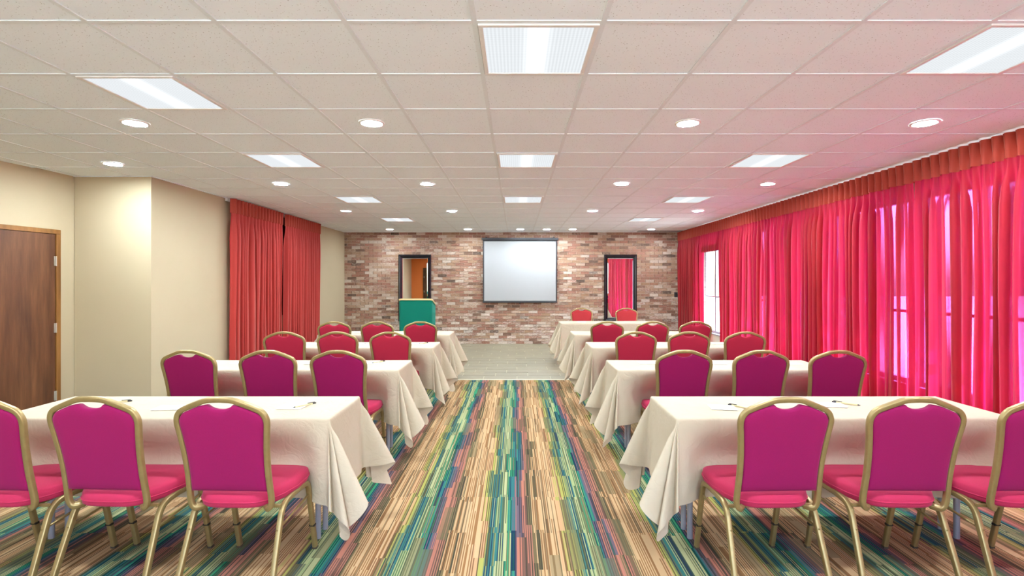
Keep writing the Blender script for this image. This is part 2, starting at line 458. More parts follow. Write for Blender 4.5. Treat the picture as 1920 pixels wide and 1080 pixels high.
# ------------------------------------------------------------------ ceiling: grid, tiles
PX, PY = .583, .585; GX0, GY0 = -.187, 2.296
ceil = struct('ceiling')
MB().box(-5.6, XR+.1, YR-.1, YB+.1, H+.035, H+.10).build('deck', M['gap'], ceil)
troffers = [(k, n) for n in (0, 4, 8) for k in (0, 4)]+[(4, 12)]+[(-4, n) for n in (1, 4, 8, 12)]
troffers = [(0, 0), (0, 4), (0, 8), (4, 0), (4, 4), (4, 8), (4, 12), (-4, 1), (-4, 4), (-4, 8), (-4, 12), (-4, -3), (4, -4), (0, -4)]
cm = MB().box(-PX/2+.006, PX/2-.006, -PY/2+.006, PY/2-.006, 0, .015).mesh('ceiling_tile', M['tile_ceiling'])
def wall_x(y):
    if y > 5.68: return XL
    if y > 4.3: return -4.92-.12*(5.68-y)
    return -5.086-.0283*(4.3-y)
rest = MB()
for n in range(-7, 17):
    y0 = GY0+PY*n; yc = y0+PY/2
    for k in range(-9, 8):
        xc = GX0+PX*(k+.5)
        if (k, n) in troffers: continue
        lim = wall_x(yc)
        x0 = max(xc-PX/2+.006, lim); x1 = min(xc+PX/2-.006, XR); ya = max(y0+.006, YR); yb = min(y0+PY-.006, YB)
        if x1-x0 < .02 or yb-ya < .02: continue
        if n < 0: rest.box(x0, x1, ya, yb, H+.004, H+.019)
        elif x1-x0 > PX-.02 and yb-ya > PY-.02:
            o = link('ceiling_tile', cm, ceil); o.location = (xc, yc, H+.004+rnd.uniform(-.001, .001))
        else:
            MB().box(x0, x1, ya, yb, H+.004, H+.019).build('ceiling_tile', M['tile_ceiling'], ceil)
tag(rest.build('ceiling_tiles_behind', M['tile_ceiling'], ceil), kind='stuff')
for k in range(-8, 9):
    x = GX0+PX*k
    if x > XR: continue
    y1 = YB if x > XL else 5.66
    if x < -4.9: y1 = 4.2
    MB().box(x-.012, x+.012, YR, y1, H-.0005, H+.0035).build('grid_bar', M['tbar'], ceil)
for n in range(-6, 18):
    y = GY0+PY*n
    if y > YB: continue
    MB().box(wall_x(y), XR, y-.012, y+.012, H-.0003, H+.0037).build('grid_bar', M['tbar'], ceil)
for n_, (x0, x1, ya, yb) in enumerate([(XL, XR, YB-.022, YB-.0), (XR-.022, XR, YR, YB), (XL, XL+.022, 5.68, YB), (-4.92, XL, 5.66, 5.68)]):
    MB().box(x0, x1, ya, yb, H-.004, H+.004).build('wall_angle', M['tbar'], ceil)

# troffer lights
def troffer():
    r = empty('ceiling_light')
    f = MB(); a = PX/2-.014; b = PY/2-.014; w = .022
    for bx in ((-a, a, -b, -b+w), (-a, a, b-w, b), (-a, -a+w, -b+w, b-w), (a-w, a, -b+w, b-w)):
        f.box(*bx, -.008, .012, .003)
    f.build('frame', M['white_metal'], r)
    MB().box(-a+w, a-w, -b+w, b-w, -.002, .008).build('lens', M['lens'], r)
    MB().box(-a, a, -b, b, .012, .03).build('housing', M['white_metal'], r)
    return r
T0 = troffer(); first = True
colw = {0: 'middle column', 4: 'right column beside the red curtains', -4: 'left column'}
roww = {0: 'nearest the camera', 1: 'nearest the camera', 4: 'second from the camera', 8: 'third from the camera', 12: 'farthest, by the brick wall'}
for (k, n) in troffers:
    if n < 0 : pass
    t = T0 if first else copy_tree(T0); first = False
    t.location = (GX0+PX*(k+.5), GY0+PY*(n+.5), H)
    lab = 'square lit ceiling panel, %s, %s' % (colw[k], roww[n]) if n >= 0 else \
        'square lit ceiling panel behind the camera in the %s' % colw[k].replace(' beside the red curtains', '')
    tag(t, lab, 'ceiling light', 'square ceiling light panels')
# round downlights
def downlight():
    r = empty('downlight')
    n = 20; rr = [[(q*math.cos(2*PI*i/n), q*math.sin(2*PI*i/n), z) for i in range(n)] for q, z in ((.094, .0), (.092, -.006), (.078, -.010), (.074, -.006), (.074, .0))]
    MB().rings(rr, False, False).build('trim_ring', M['white_metal'], r, 40)
    MB().cyl((0, 0), .074, -.0075, -.001, 16).build('lens', M['lamp'], r)
    return r
D0 = downlight(); first = True
xs = [(-2.81, 'far left'), (-1.062, 'left of centre'), (1.27, 'right of centre'), (3.02, 'far right')]
dl = []
for y, w in ((3.76, 'nearest row'), (6.10, 'second row'), (8.44, 'third row'), (11.36, 'last row by the brick wall')):
    for x, xw in xs: dl.append((x, y, 'round recessed downlight in the %s, %s one' % (w, xw)))
dl += [(.10, 11.36, 'round recessed downlight above the projector screen, left of a close pair'), (.69, 11.36, 'round recessed downlight above the projector screen, right of a close pair'),
       (-4.0, 5.06, 'round recessed downlight near the beige wall corner left of the others')]
dl += [(x, 1.13, 'round recessed downlight behind the frame, %s one' % xw) for x, xw in xs]
for x, y, lab in dl:
    t = D0 if first else copy_tree(D0); first = False
    t.location = (x, y, H+.003); tag(t, lab, 'downlight', 'round recessed downlights')
    if y > 11:
        for ch in t.children:
            if ch.name.startswith('lens'):
                ch.data = ch.data.copy(); ch.data.materials[0] = M['lamp_dim']
# air slot
v = empty('ceiling_vent', (3.35, 11.86, H)); tag(v, 'dark slotted air vent in the ceiling at the right end of the brick wall', 'vent')
MB().box(-.5, .5, -.10, .10, -.004, .004).build('backing', M['black_matte'], v)
for i in range(5): MB().box(-.5, .5, -.09+.04*i, -.076+.04*i, -.012, -.003).build('slat', M['chrome_edge'], v)

# ------------------------------------------------------------------ walls
def wallseg(name, a, b, mat, th=.1, z0=0, z1=H+.03, out=1):
    a = Vector((a[0], a[1], 0)); b = Vector((b[0], b[1], 0)); d = (b-a).normalized(); n = Vector((-d.y, d.x, 0))*out*th
    v = [a, b, b+n, a+n]; v = [(p.x, p.y, z) for z in (z0, z1) for p in v]
    o = MB().add(v, [(0, 1, 2, 3), (4, 7, 6, 5), (0, 4, 5, 1), (1, 5, 6, 2), (2, 6, 7, 3), (3, 7, 4, 0)]).build(name, mat)
    return struct(name, o)
wallseg('wall_left', (XL, YB), (XL, 5.70), M['wall'], out=-1)
wallseg('wall_left', (XL-.0004, 5.68), (-4.92, 5.68), M['wall'], out=-1)
wallseg('wall_left', (-4.92, 5.74), (-5.0856, 4.3), M['wall'], out=-1)
wallseg('wall_left', (-5.0856, 4.3), (-5.25, YR), M['wall'], out=-1)
wallseg('wall_rear', (-5.35, YR), (-3.2, YR), M['wall_orange'], out=-1)
wallseg('wall_rear', (3.3, YR), (XR+.14, YR), M['wall_orange'], out=-1)
wallseg('wall_rear', (-3.2, YR), (3.3, YR), M['wall_orange'], out=-1, z0=2.45)
wallseg('wall_rear', (-3.2, YR), (3.3, YR), M['wall_orange'], out=-1, z1=.85)
rw = struct('window_9', None, (.05, YR-.05, 0))  # unseen glazing, added to let fill daylight in from behind the camera
f = MB(); f.box(-3.25, 3.25, -.03, .03, .85, .91).box(-3.25, 3.25, -.03, .03, 2.39, 2.45)
for i in range(6): f.box(-3.25+1.29*i, -3.25+1.29*i+.05, -.03, .03, .91, 2.39)
f.build('window_frame', M['window_white'], rw)  # frame of the added unseen window
for i in range(5): MB().box(-3.2+1.29*i, -3.25+1.29*(i+1), -.003, .003, .91, 2.39).build('pane', M['glass'], rw)  # panes of the added unseen window

# baseboards
bb = MB()
def board(name, a, b, th=.012, h=.10):
    a = Vector((a[0], a[1], 0)); b = Vector((b[0], b[1], 0)); d = (b-a).normalized(); n = Vector((-d.y, d.x, 0))*th
    v = [a, b, b+n, a+n]; v = [(p.x, p.y, z) for z in (.0, h) for p in v]
    o = MB().add(v, [(0, 1, 2, 3), (4, 7, 6, 5), (0, 4, 5, 1), (1, 5, 6, 2), (2, 6, 7, 3), (3, 7, 4, 0)]).build(name, M['black_matte']); struct(name, o)
board('baseboard_left', (XL, YB-.03), (XL, 5.68)); board('baseboard_left', (XL, 5.68), (-4.92, 5.68))

# back wall of bricks
wb = struct('wall_back')
MB().box(XL-.1, XR+.1, YB, YB+.12, 0, H+.03).build('mortar', M['mortar'], wb)
BH, BL = .06625, .205
bmesh_shared = [MB().box(-.098, .098, -.012-d, .02, .004, BH-.004).mesh('brick', M['brick']) for d in (0, .002, .004)]
stuffb = MB(); n_ind = 0
cells = []
for r in range(40):
    off = .1025 if r % 2 else 0
    for c in range(-22, 23):
        x0 = c*BL-off; x1 = x0+BL
        if x1 < XL+.03 or x0 > XR-.03: continue
        cells.append((r, max(x0+.005, XL+.002), min(x1-.005, XR-.002)))
for r, x0, x1 in cells:
    full = (x1-x0) > .19; zz = r*BH
    zone = (-1.15 < (x0+x1)/2 < 1.05 and zz < 1.75) or (-2.0 < (x0+x1)/2 < -1.15 and zz < 1.05)
    if full and zone and n_ind < 300 and not (-.78 < (x0+x1)/2 < .95 and .98 < zz):
        o = link('brick', bmesh_shared[rnd.randrange(3)], wb)
        o.location = ((x0+x1)/2, YB, zz); o.rotation_euler = (0, rnd.uniform(-.008, .008), rnd.uniform(-.01, .01)); n_ind += 1
    else:
        d = rnd.choice((0, .002, .004)); stuffb.box(x0, x1, YB-.012-d, YB+.02, zz+.004+rnd.uniform(-.001, .001), zz+BH-.004+rnd.uniform(-.001, .001))
tag(stuffb.build('brick_courses', M['brick'], wb), kind='stuff')

# right wall with windows
wr = struct('wall_right')
wins = [(9.62, 11.0), (8.15, 9.5), (6.70, 8.05), (5.25, 6.6), (3.80, 5.15), (2.35, 3.7), (.90, 2.25)]
Z0, Z1 = .42, 2.36
MB().box(XR, XR+.14, YR, YB, 0, Z0).build('sill_wall', M['wall_plain'], wr)
MB().box(XR, XR+.14, YR, YB, Z1, H+.03).build('head_wall', M['wall_plain'], wr)
edges = [YR]+[e for w in sorted(wins) for e in w]+[YB]
for i in range(0, len(edges), 2):
    MB().box(XR, XR+.14, edges[i], edges[i+1], Z0, Z1).build('pier', M['wall_plain'], wr)
for i, (a, b) in enumerate(wins):
    w = struct('window_%d' % (i+1), None, (XR+.07, (a+b)/2, 0)); h = (b-a)/2
    mid = .13 if i == 0 else 0
    f = MB()
    f.box(-.03, .03, -h, h, Z0, Z0+.05).box(-.03, .03, -h, h, Z1-.05, Z1).box(-.03, .03, -h, -h+.05, Z0+.05, Z1-.05).box(-.03, .03, h-.05, h, Z0+.05, Z1-.05)
    f.build('window_frame', M['window_white'], w)
    MB().box(-.028, .028, mid-.03, mid+.03, Z0+.05, Z1-.05).build('mullion', M['window_white'], w)
    MB().box(-.02, .02, -h+.05, mid-.03, 1.155, 1.185).box(-.02, .02, mid+.03, h-.05, 1.155, 1.185).build('meeting_rail', M['window_white'], w)
    MB().box(-.003, .003, -h+.05, mid-.03, Z0+.05, Z1-.05).build('pane', M['glass'], w)
    MB().box(-.003, .003, mid+.03, h-.05, Z0+.05, Z1-.05).build('pane', M['glass'], w)
    MB().box(-.10, -.02, -h, h, Z0-.02, Z0+.004, .003).build('window_sill', M['window_white'], w)

ov = MB().box(XR+.14, XR+.85, YR-1, YB+.5, H+.02, H+.2).build('added_sun_eave', M['white_metal']); struct('added_sun_eave', ov)  # unseen eave, added to keep direct sun off the upper curtains
# doors
def door(name, loc, rz, w, h, wood_m, cas_m):
    """local frame: x along the wall (hinge side at +x), -y into the room"""
    d = struct(name, None, loc, rz)
    MB().box(-w/2, w/2, -.012, .02, .008, h, .003).build('door_panel', wood_m, d)
    c = MB(); t = .052
    c.box(w/2+.004, w/2+t, -.022, .02, 0, h+.004, .004).box(-w/2-t, -w/2-.004, -.022, .02, 0, h+.004, .004).box(-w/2-t, w/2+t, -.022, .02, h+.004, h+t, .004)
    c.build('door_frame', cas_m, d)
    for z in (.26, .985, 1.70):
        hg = MB().box(w/2-.016, w/2+.010, -.019, -.010, z-.05, z+.05, .001); hg.cyl((w/2+.001, -.022), .006, z-.052, z+.052, 8)
        hg.build('hinge', M['steel'], d)
    k = MB().cyl((0, 0), .028, 0, .008, 16).cyl((0, 0), .010, .008, .045, 10).box(-.01, .11, -.009, .009, .036, .052, .005)
    ko = k.build('door_handle', M['steel'], d, 40); ko.rotation_euler = (PI/2, 0, 0); ko.location = (-w/2+.07, -.012, .98)
    return d
s = Vector((-.12, -1, 0)).normalized()          # direction along the angled left wall, towards the camera
yc = 5.50-.5*.91-.05; xc = -4.92-.12*(5.68-yc)
door('door_1', (xc+.014, yc, 0), math.atan2(-s.y, -s.x), .91, 1.985, M['door_wood'], M['casing_wood'])
door('door_2', (-4.15, YR+.014, 0), PI, .92, 2.12, M['dark_wood'], M['dark_wood'])

# ------------------------------------------------------------------ curtains
def sheet(cols, rows, fn):
    v = [fn(i, j) for j in range(rows) for i in range(cols)]
    f = [(j*cols+i, j*cols+i+1, (j+1)*cols+i+1, (j+1)*cols+i) for j in range(rows-1) for i in range(cols-1)]
    return v, f
def curtain(y0, y1, xw, sgn, ztop, zbot, mat, label, group, seed, pitch=.10, cat='curtain'):
    """sgn: +1 the room lies towards -x (right wall), -1 towards +x"""
    y0, y1 = min(y0, y1), max(y0, y1); rs = random.Random(seed); L = abs(y1-y0); n = max(3, round(L/pitch)); p = L/n; K = 14
    root = empty('curtain', (xw, (y0+y1)/2, zbot)); tag(root, label, cat, group)
    amp = [rs.uniform(.45, 1.5) for _ in range(n+1)]; drift = [rs.uniform(-.5, .5)*p for _ in range(n+2)]; skew = [rs.uniform(-.6, .6) for _ in range(n+2)]
    HH = .20
    cols = n*K+1
    yc = (y0+y1)/2
    def lerp(a, s): i = min(int(s), len(a)-2); t = s-i; t = t*t*(3-2*t); return a[i]*(1-t)+a[i+1]*t
    zs = [ztop-HH+.012, ztop-HH-.02, ztop-HH-.06, ztop-HH-.12, ztop-HH-.22, ztop-HH-.36]
    zl = zs[-1]; m = 8
    zs += [zl-(zl-zbot)*(k+1)/m for k in range(m)]
    def shape(s, z):
        ph = s % 1.0
        # pinched pleat standing towards the room, flat between
        q = (ph-.5)
        pinch = .030*math.exp(-(q/.13)**2)-.004*math.cos(2*PI*ph)
        d = max(0.0, (ztop-HH)-z); g = min(1, d/.32); g = g*g*(3-2*g)
        a = lerp(amp, s); w = lerp(drift, s)*g*min(1, .4+d/1.8); sk = lerp(skew, s)*g
        ph2 = 2*PI*(ph-.5)+sk*math.sin(2*PI*ph)
        fold = .046*a*math.cos(ph2)+.009*math.cos(2*ph2+3*sk+d*1.1)+.006*math.sin(s*.9+d*2.0)
        off = pinch*(1-g)+fold*g
        yy = w+.30*p*math.sin(2*ph2)*g*.5*a
        return off, yy
    def fn(i, j):
        s = i/K; z = zs[j]; off, yy = shape(s, z)
        e = min(1, min(s, n-s)/1.0); yy *= e
        return (-sgn*off, y0+s*p+yy-yc, z-zbot)
    v, f = sheet(cols, len(zs), fn)
    MB().add(v, f).build('panel', mat, root, 180)
    hz = [ztop, ztop-.05, ztop-.11, ztop-.16, ztop-HH]
    def fh(i, j):
        s = i/K; ph = s % 1; q = ph-.5
        t = j/(len(hz)-1)
        wd = .34-.14*t
        off = .050*math.exp(-(q/wd)**4)*(1-.1*t)-.020*math.exp(-((abs(q)-.5)/.09)**2)
        off -= .010*math.exp(-((q-.12)/.05)**2)
        return (-sgn*(off+.002), y0+s*p-yc, hz[j]-zbot-(.004*math.sin(s*2.1) if j == 4 else 0))
    v, f = sheet(cols, len(hz), fh)
    MB().add(v, f).build('header', M['header'], root, 180)
    return root
XC = 3.86; ZT = H-.012; ZB = .02
g = 'red curtain panels along the window wall'
curtain(12.05, 10.50, XC, 1, ZT, ZB, M['curtain'], 'red curtain panel in the corner against the brick wall, left of the bright gap', g, 1)
curtain(10.49, 9.62, XC, 1, ZT, 2.20, M['curtain'], 'short red curtain strip above the uncovered bright window', g, 2, cat='curtain')
curtain(9.61, 7.40, XC, 1, ZT, ZB, M['curtain'], 'backlit red curtain panel just right of the uncovered bright window', g, 3)
curtain(7.38, 4.95, XC, 1, ZT, ZB, M['curtain'], 'backlit red curtain panel behind the second row of right tables', g, 4)
curtain(4.93, 2.50, XC, 1, ZT, ZB, M['curtain'], 'backlit red curtain panel nearest the camera at the right edge', g, 5)
curtain(2.48, .0, XC, 1, ZT, ZB, M['curtain'], 'red curtain panel beside the camera, out of view', g, 6)
curtain(8.63, 7.10, XL+.10, -1, ZT, ZB, M['curtain_left'], 'dull red pleated curtain on the beige wall, wider left panel', 'curtains on the left wall', 8, .095)
curtain(10.28, 8.78, XL+.10, -1, ZT, ZB, M['curtain_left'], 'dull red pleated curtain on the beige wall, right panel nearer the bricks', 'curtains on the left wall', 9, .095)
tr = MB().box(XC+.035, XC+.065, 0, 12.05, H-.045, H-.002).build('curtain_track', M['white_metal']); tag(tr, 'long white curtain track above the window wall curtains', 'curtain track')
tr = MB().box(XL+.012, XL+.045, 7.1, 10.3, H-.045, H-.002).build('curtain_track', M['white_metal']); tag(tr, 'short white curtain track above the two left wall curtains', 'curtain track')
# backing behind the gap in the left pair: a glossy black strip on the wall
lw = struct('window_8', None, (XL+.006, 8.7, 0))  # holder of the black backing strip
MB().box(-.004, .006, -.5, .5, .9, 2.6).build('pane', M['black'], lw)  # the glossy black strip itself
# venetian blind, gathered beside the uncovered window
bl = empty('window_blind', (XR-.03, 10.86, .45)); tag(bl, 'white slatted blind hanging at the left edge of the uncovered window', 'blind')
MB().box(-.02, .02, -.14, .16, 1.86, 1.90, .003).build('head_rail', M['blind'], bl)
sm = MB().add([(-.014, -.13, 0), (.012, -.13, .004), (.012, .15, .004), (-.014, .15, 0), (-.014, -.13, .0015), (.012, -.13, .0055), (.012, .15, .0055), (-.014, .15, .0015)],
    [(0, 1, 2, 3), (4, 7, 6, 5), (0, 4, 5, 1), (1, 5, 6, 2), (2, 6, 7, 3), (3, 7, 4, 0)]).mesh('slat', M['blind'])
for i in range(62):
    o = link('slat', sm, bl); o.location = (0, 0, .03+i*.0295)
MB().box(-.014, .012, -.13, .15, 0, .014, .003).build('bottom_rail', M['blind'], bl)
rod = MB().sweep([(XR-.10, 9.62, 2.13), (XR-.10, 11.15, 2.13)], [(.012*math.cos(a*PI/4), .012*math.sin(a*PI/4)) for a in range(8)])
for y in (9.7, 11.05): rod.box(XR-.10, XR, y-.008, y+.008, 2.122, 2.138)
tag(rod.build('curtain_rod', M['white_metal'], None, 40), 'thin white rod across the top of the uncovered window', 'rod')

# ------------------------------------------------------------------ wall furniture
def mirror_frame(cx, label):
    r = empty('wall_mirror', (cx, YB-.018, .54)); tag(r, label, 'mirror', 'black framed mirrors on the brick wall')
    w, h, t = .775/2, 1.58, .085
    prof = [(0, 0), (.0, -.030), (.02, -.045), (.045, -.040), (t, -.014), (t, 0)]
    R = []
    for (sx, sz) in ((-1, 0), (1, 0), (1, 1), (-1, 1)):
        R.append([(sx*(w-u), d, (u if sz == 0 else h-u)) for u, d in prof])
    m = len(prof); v = [p for q in R for p in q]; f = []
    for i in range(4):
        j = (i+1) % 4
        for k in range(m): f.append((i*m+k, i*m+(k+1) % m, j*m+(k+1) % m, j*m+k))
    MB().add(v, f).build('frame', M['black'], r)
    # bevelled glass
    a = w-t+.004; b0 = t-.004; b1 = h-t+.004; q = .018
    v = [(-a, -.010, b0), (a, -.010, b0), (a, -.010, b1), (-a, -.010, b1), (-a+q, -.0125, b0+q), (a-q, -.0125, b0+q), (a-q, -.0125, b1-q), (-a+q, -.0125, b1-q)]
    me = MB().add(v, [(0, 1, 5, 4), (1, 2, 6, 5), (2, 3, 7, 6), (3, 0, 4, 7), (4, 5, 6, 7)]).mesh('mirror_glass', M['mirror'])
    link('mirror_glass', me, r)
mirror_frame(-2.39, 'tall black framed mirror on the brick wall behind the green lectern')
mirror_frame(2.48, 'tall black framed mirror on the brick wall reflecting red curtain')

ps = empty('projector_screen', (.10, YB-.046, .98)); tag(ps, 'white projector screen with thin black border hung on the brick wall', 'screen')
MB().box(-.905, .905, -.065, .010, 1.475, 1.535, .012).build('housing', M['black_matte'], ps)
MB().box(-.875, .875, -.030, -.027, .02, 1.49).build('border', M['black_matte'], ps)
MB().box(-.845, .845, -.0335, -.0305, .045, 1.45).build('screen_surface', M['screen'], ps)
MB().box(-.880, .880, -.042, -.016, 0, .028, .006).build('weight_bar', M['black_matte'], ps)
MB().box(-.012, .012, -.036, -.024, -.03, 0).build('pull_tab', M['black_matte'], ps)
for sx in (-1, 1): MB().box(sx*.80-.015, sx*.80+.015, -.02, .014, 1.50, 1.56).build('bracket', M['black_matte'], ps)

sw = empty('light_switch', (3.80, YB-.016, 1.11)); tag(sw, 'small black switch plate on the bricks beside the corner curtain', 'switch')
MB().box(-.038, .038, -.008, .004, 0, .118, .003).build('plate', M['black_matte'], sw)
MB().box(-.012, .012, -.014, -.007, .04, .078, .002).build('rocker', M['bolt'], sw)

# ------------------------------------------------------------------ lectern
lc = empty('lectern', (-1.755, 8.9, 0)); tag(lc, 'green upholstered lectern with pale gold edging before the left mirror', 'lectern')
def ytop(z): return 0
w = .29
def rp(wd, d0, d1, r):
    pts = []
    for cx, cy, a0 in ((wd-r, d1-.01, 0), (-wd+r, d1-.01, 90), (-wd+r, d0+r, 180), (wd-r, d0+r, 270)):
        if cy == d1-.01:
            pts.append((wd if cx > 0 else -wd, d1)); continue
        for i in range(5):
            a = math.radians(a0+22.5*i); pts.append((cx+r*math.cos(a), cy+r*math.sin(a)))
    return pts
outl = rp(w, 0, .40, .055)
def topz(y): return 1.19-.26*max(0, y)
R = [[(x, y, z) for x, y in outl] for z in (.06, .5)]
R.append([(x, y, topz(y)-.03) for x, y in outl])
MB().rings(R).build('body', M['green'], lc, 35)
Rr = [[(x*1.0+ (.008 if x > 0 else -.008), y-(.008 if y < .1 else -.004), topz(y)-.034+k) for x, y in outl] for k in (0, .026)]
MB().rings(Rr).build('edging', M['trim_gold'], lc, 35)
Rs = [[(x*.93, .2+(y-.2)*.93, topz(.2+(y-.2)*.93)-.01+k) for x, y in outl] for k in (0, .008)]
MB().rings(Rs).build('reading_top', M['green'], lc, 35)
MB().box(-w+.03, w-.03, .375, .393, topz(.38)-.01, topz(.38)+.03, .004).build('lip', M['trim_gold'], lc)
MB().box(-w-.02, w+.02, -.02, .42, 0, .06, .008).build('base', M['casing_wood'], lc)

# ------------------------------------------------------------------ banquet chair
LY = lambda z: -.172-.103*((max(z, .38)-.38)/.565)**1.15         # lean of the back
def make_chair(fab):
    r = empty('banquet_chair')
    tube = rrect(.028, .022, .008, 2)
    # crown back frame: one bent tube
    half = [(.150, .408), (.180, .412), (.1935, .445), (.192, .52), (.1905, .60), (.195, .70), (.203, .78), (.209, .83), (.205, .862), (.186, .890), (.145, .910), (.100, .928), (.058, .942), (.0, .945)]
    pr = catmull([(x, 0, z) for x, z in half], 4)
    pts = [(p.x, LY(p.z)+(.05 if False else 0), p.z) for p in pr]
    right = [(p.x, LY(p.z), p.z) for p in pr]
    right[0] = (right[0][0], right[0][1]+.03, right[0][2]); right[1] = (right[1][0], right[1][1]+.018, right[1][2]); right[2] = (right[2][0], right[2][1]+.008, right[2][2])
    full = [(-x, y, z) for x, y, z in right][:-1]+right[::-1]
    MB().sweep(full, rrect(.023, .0245, .005, 2), side=(0, 1, .19)).build('back_frame', M['gold'], r, 50)
    # upholstered back, notch below the crest makes the hand hole
    op = []
    ins = .012
    for x, z in [(p.x, p.z) for p in pr if p.z > .505 and p.z < .9265][::1]: op.append((x-ins if z < .86 else x-ins*.8, z-(.0 if z < .86 else ins*.9)))
    op = [(.1925-ins, .497)]+op
    xe, ze = op[-1]
    notch = [(.062, .921), (.052, .912), (.036, .904), (.018, .900), (0, .899)]
    op = [q for q in op if q[0] > .066]+notch
    loop = op+[(-x, z) for x, z in op[::-1][1:]]
    nb = 9
    loop += [(-(.1925-ins)+2*(.1925-ins)*k/nb, .497) for k in range(1, nb)]
    cx, cz = 0, .70
    def ring(sc, d):
        return [(cx+(x-cx)*sc, LY(cz+(z-cz)*sc)+d, cz+(z-cz)*sc) for x, z in loop]
    R = [ring(.5, -.016), ring(.8, -.0155), ring(.93, -.0135), ring(.985, -.009), ring(1.0, -.002), ring(1.0, .010), ring(.985, .022), ring(.93, .032), ring(.8, .037), ring(.5, .040)]
    MB().rings(R).build('backrest', fab, r, 60)
    # seat cushion
    base = []
    N = 44
    for i in range(N):
        a = 2*PI*i/N; ca, sa = math.cos(a), math.sin(a); e = .42
        x = math.copysign(abs(ca)**e, ca); y = math.copysign(abs(sa)**e, sa)
        base.append((x*(.222 if y > 0 else .222-.045*(-y)**1.3), .022+y*.215))
    base = [(x*(1-.10*max(0, (.02-y)/.2)**2), y) for x, y in base]
    def sr(sc, z, dz=0): return [(x*sc, .022+(y-.022)*sc, z-(.012*((y-.1)/.14)**2*dz if y > .1 else 0)) for x, y in base]
    R = [sr(.80, .414), sr(.96, .414), sr(.99, .420), sr(1.0, .436), sr(1.0, .452), sr(.985, .468), sr(.95, .478, 1), sr(.85, .484, 1), sr(.6, .488, .5), sr(.3, .489)]
    fab = {M['magenta_lit']: M['seat_pink_toplit'], M['crimson_lit']: M['seat_red_toplit']}.get(fab, fab)
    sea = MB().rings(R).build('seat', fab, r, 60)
    wl = [(x*1.004, .022+(y-.022)*1.004, .441) for x, y in base]
    MB().sweep(wl, [(.0035*math.cos(a*PI/3), .0035*math.sin(a*PI/3)) for a in range(6)], closed=True).build('piping', fab, sea, 180)
    # legs and rails
    lp = rrect(.024, .026, .0045, 2)
    for s in (-1, 1):
        X = s*.212; XR_ = s*.222
        rear = arcpath([(X, 0.0, .412), (X, -.115, .402), (s*.226, -.262, .012)], .07, 6)
        MB().sweep(rear, lp, side=(1, 0, 0)).build('leg', M['gold'], r, 50)
        front = arcpath([(X, .0, .412), (X, .162, .408), (s*.213, .252, .012)], .05, 6)
        MB().sweep(front, lp, side=(1, 0, 0)).build('leg', M['gold'], r, 50)
        MB().box(s*.226-.013, s*.226+.013, -.277, -.249, 0, .014, .003).build('foot_cap', M['rubber'], r)
        MB().box(s*.213-.013, s*.213+.013, .239, .267, 0, .014, .003).build('foot_cap', M['rubber'], r)
        MB().sweep([(X, -.168, .30), (X, .182, .335)], rrect(.009, .012, .003, 1), side=(1, 0, 0)).build('side_stretcher', M['gold'], r)
        MB().box(X-.016*1, X+.016, .208, .232, .14, .152, .003).build('stacking_bumper', M['bolt'], r)
    ur = MB()
    for y, z in ((-.13, .404), (.15, .405)): ur.sweep([(-.212, y, z), (.212, y, z)], rrect(.018, .014, .003, 1), side=(0, 1, 0))
    for s in (-1, 1): ur.sweep([(s*.150, -.150, .404), (s*.152, .14, .404)], rrect(.016, .012, .003, 1), side=(1, 0, 0))
    ur.build('under_frame', M['gold'], r)
    return r
proto = {k: None for k in ('magenta_lit', 'crimson_lit', 'red_chair')}
def chair(x, y, rz, fab, label, group):
    if proto[fab] is None:
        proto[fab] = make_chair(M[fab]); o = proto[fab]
    else: o = copy_tree(proto[fab])
    o.location = (x, y, 0); o.rotation_euler = (0, 0, rz)
    for k in ('label', 'group', 'category'):
        if k in o: del o[k]
    tag(o, label, 'chair', group); return o
colw3 = {'magenta_lit': 'magenta_lit', 'crimson_lit': 'crimson_lit', 'red_chair': 'brick red'}
R = math.radians
rows = [  # chair centre y, fabric, left xs, right xs
    (2.585, 'magenta_lit', [(-2.455, -2), (-1.925, -3), (-1.335, -2)], [(1.225, 2), (1.835, -1), (2.43, 0)], 'front row'),
    (4.165, 'magenta_lit', [(-2.50, -3), (-1.905, 1), (-1.35, -2)], [(1.29, 1), (1.875, 2), (2.465, 0)], 'second row'),
    (5.60, 'crimson_lit', [(-2.44, 2), (-1.863, -2), (-1.31, -1)], [(1.255, 2), (1.83, -2), (2.40, 1)], 'third row'),
    (6.97, 'crimson_lit', [(-2.395, 1), (-1.82, -1), (-1.265, 2)], [(1.215, -2), (1.80, 1), (2.365, 2)], 'fourth row'),
]
for y, fab, lx, rx, rw in rows:
    for xs_, side, names in ((lx, 'left', ('the outer by the wall', 'the middle', 'the one by the aisle')), (rx, 'right', ('the one by the aisle', 'the middle', 'the outer by the curtains'))):
        for (x, a), nm in zip(xs_, names):
            chair(x, y+rnd.uniform(-.012, .012), R(a), fab, '%s gold framed chair, %s, %s tables, %s' % (colw3[fab], rw, side, nm), 'banquet chairs at the %s tables' % side)
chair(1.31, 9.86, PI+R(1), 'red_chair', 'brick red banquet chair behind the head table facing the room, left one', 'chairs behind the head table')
chair(2.19, 9.86, PI-R(2), 'red_chair', 'brick red banquet chair behind the head table in front of the mirror', 'chairs behind the head table')

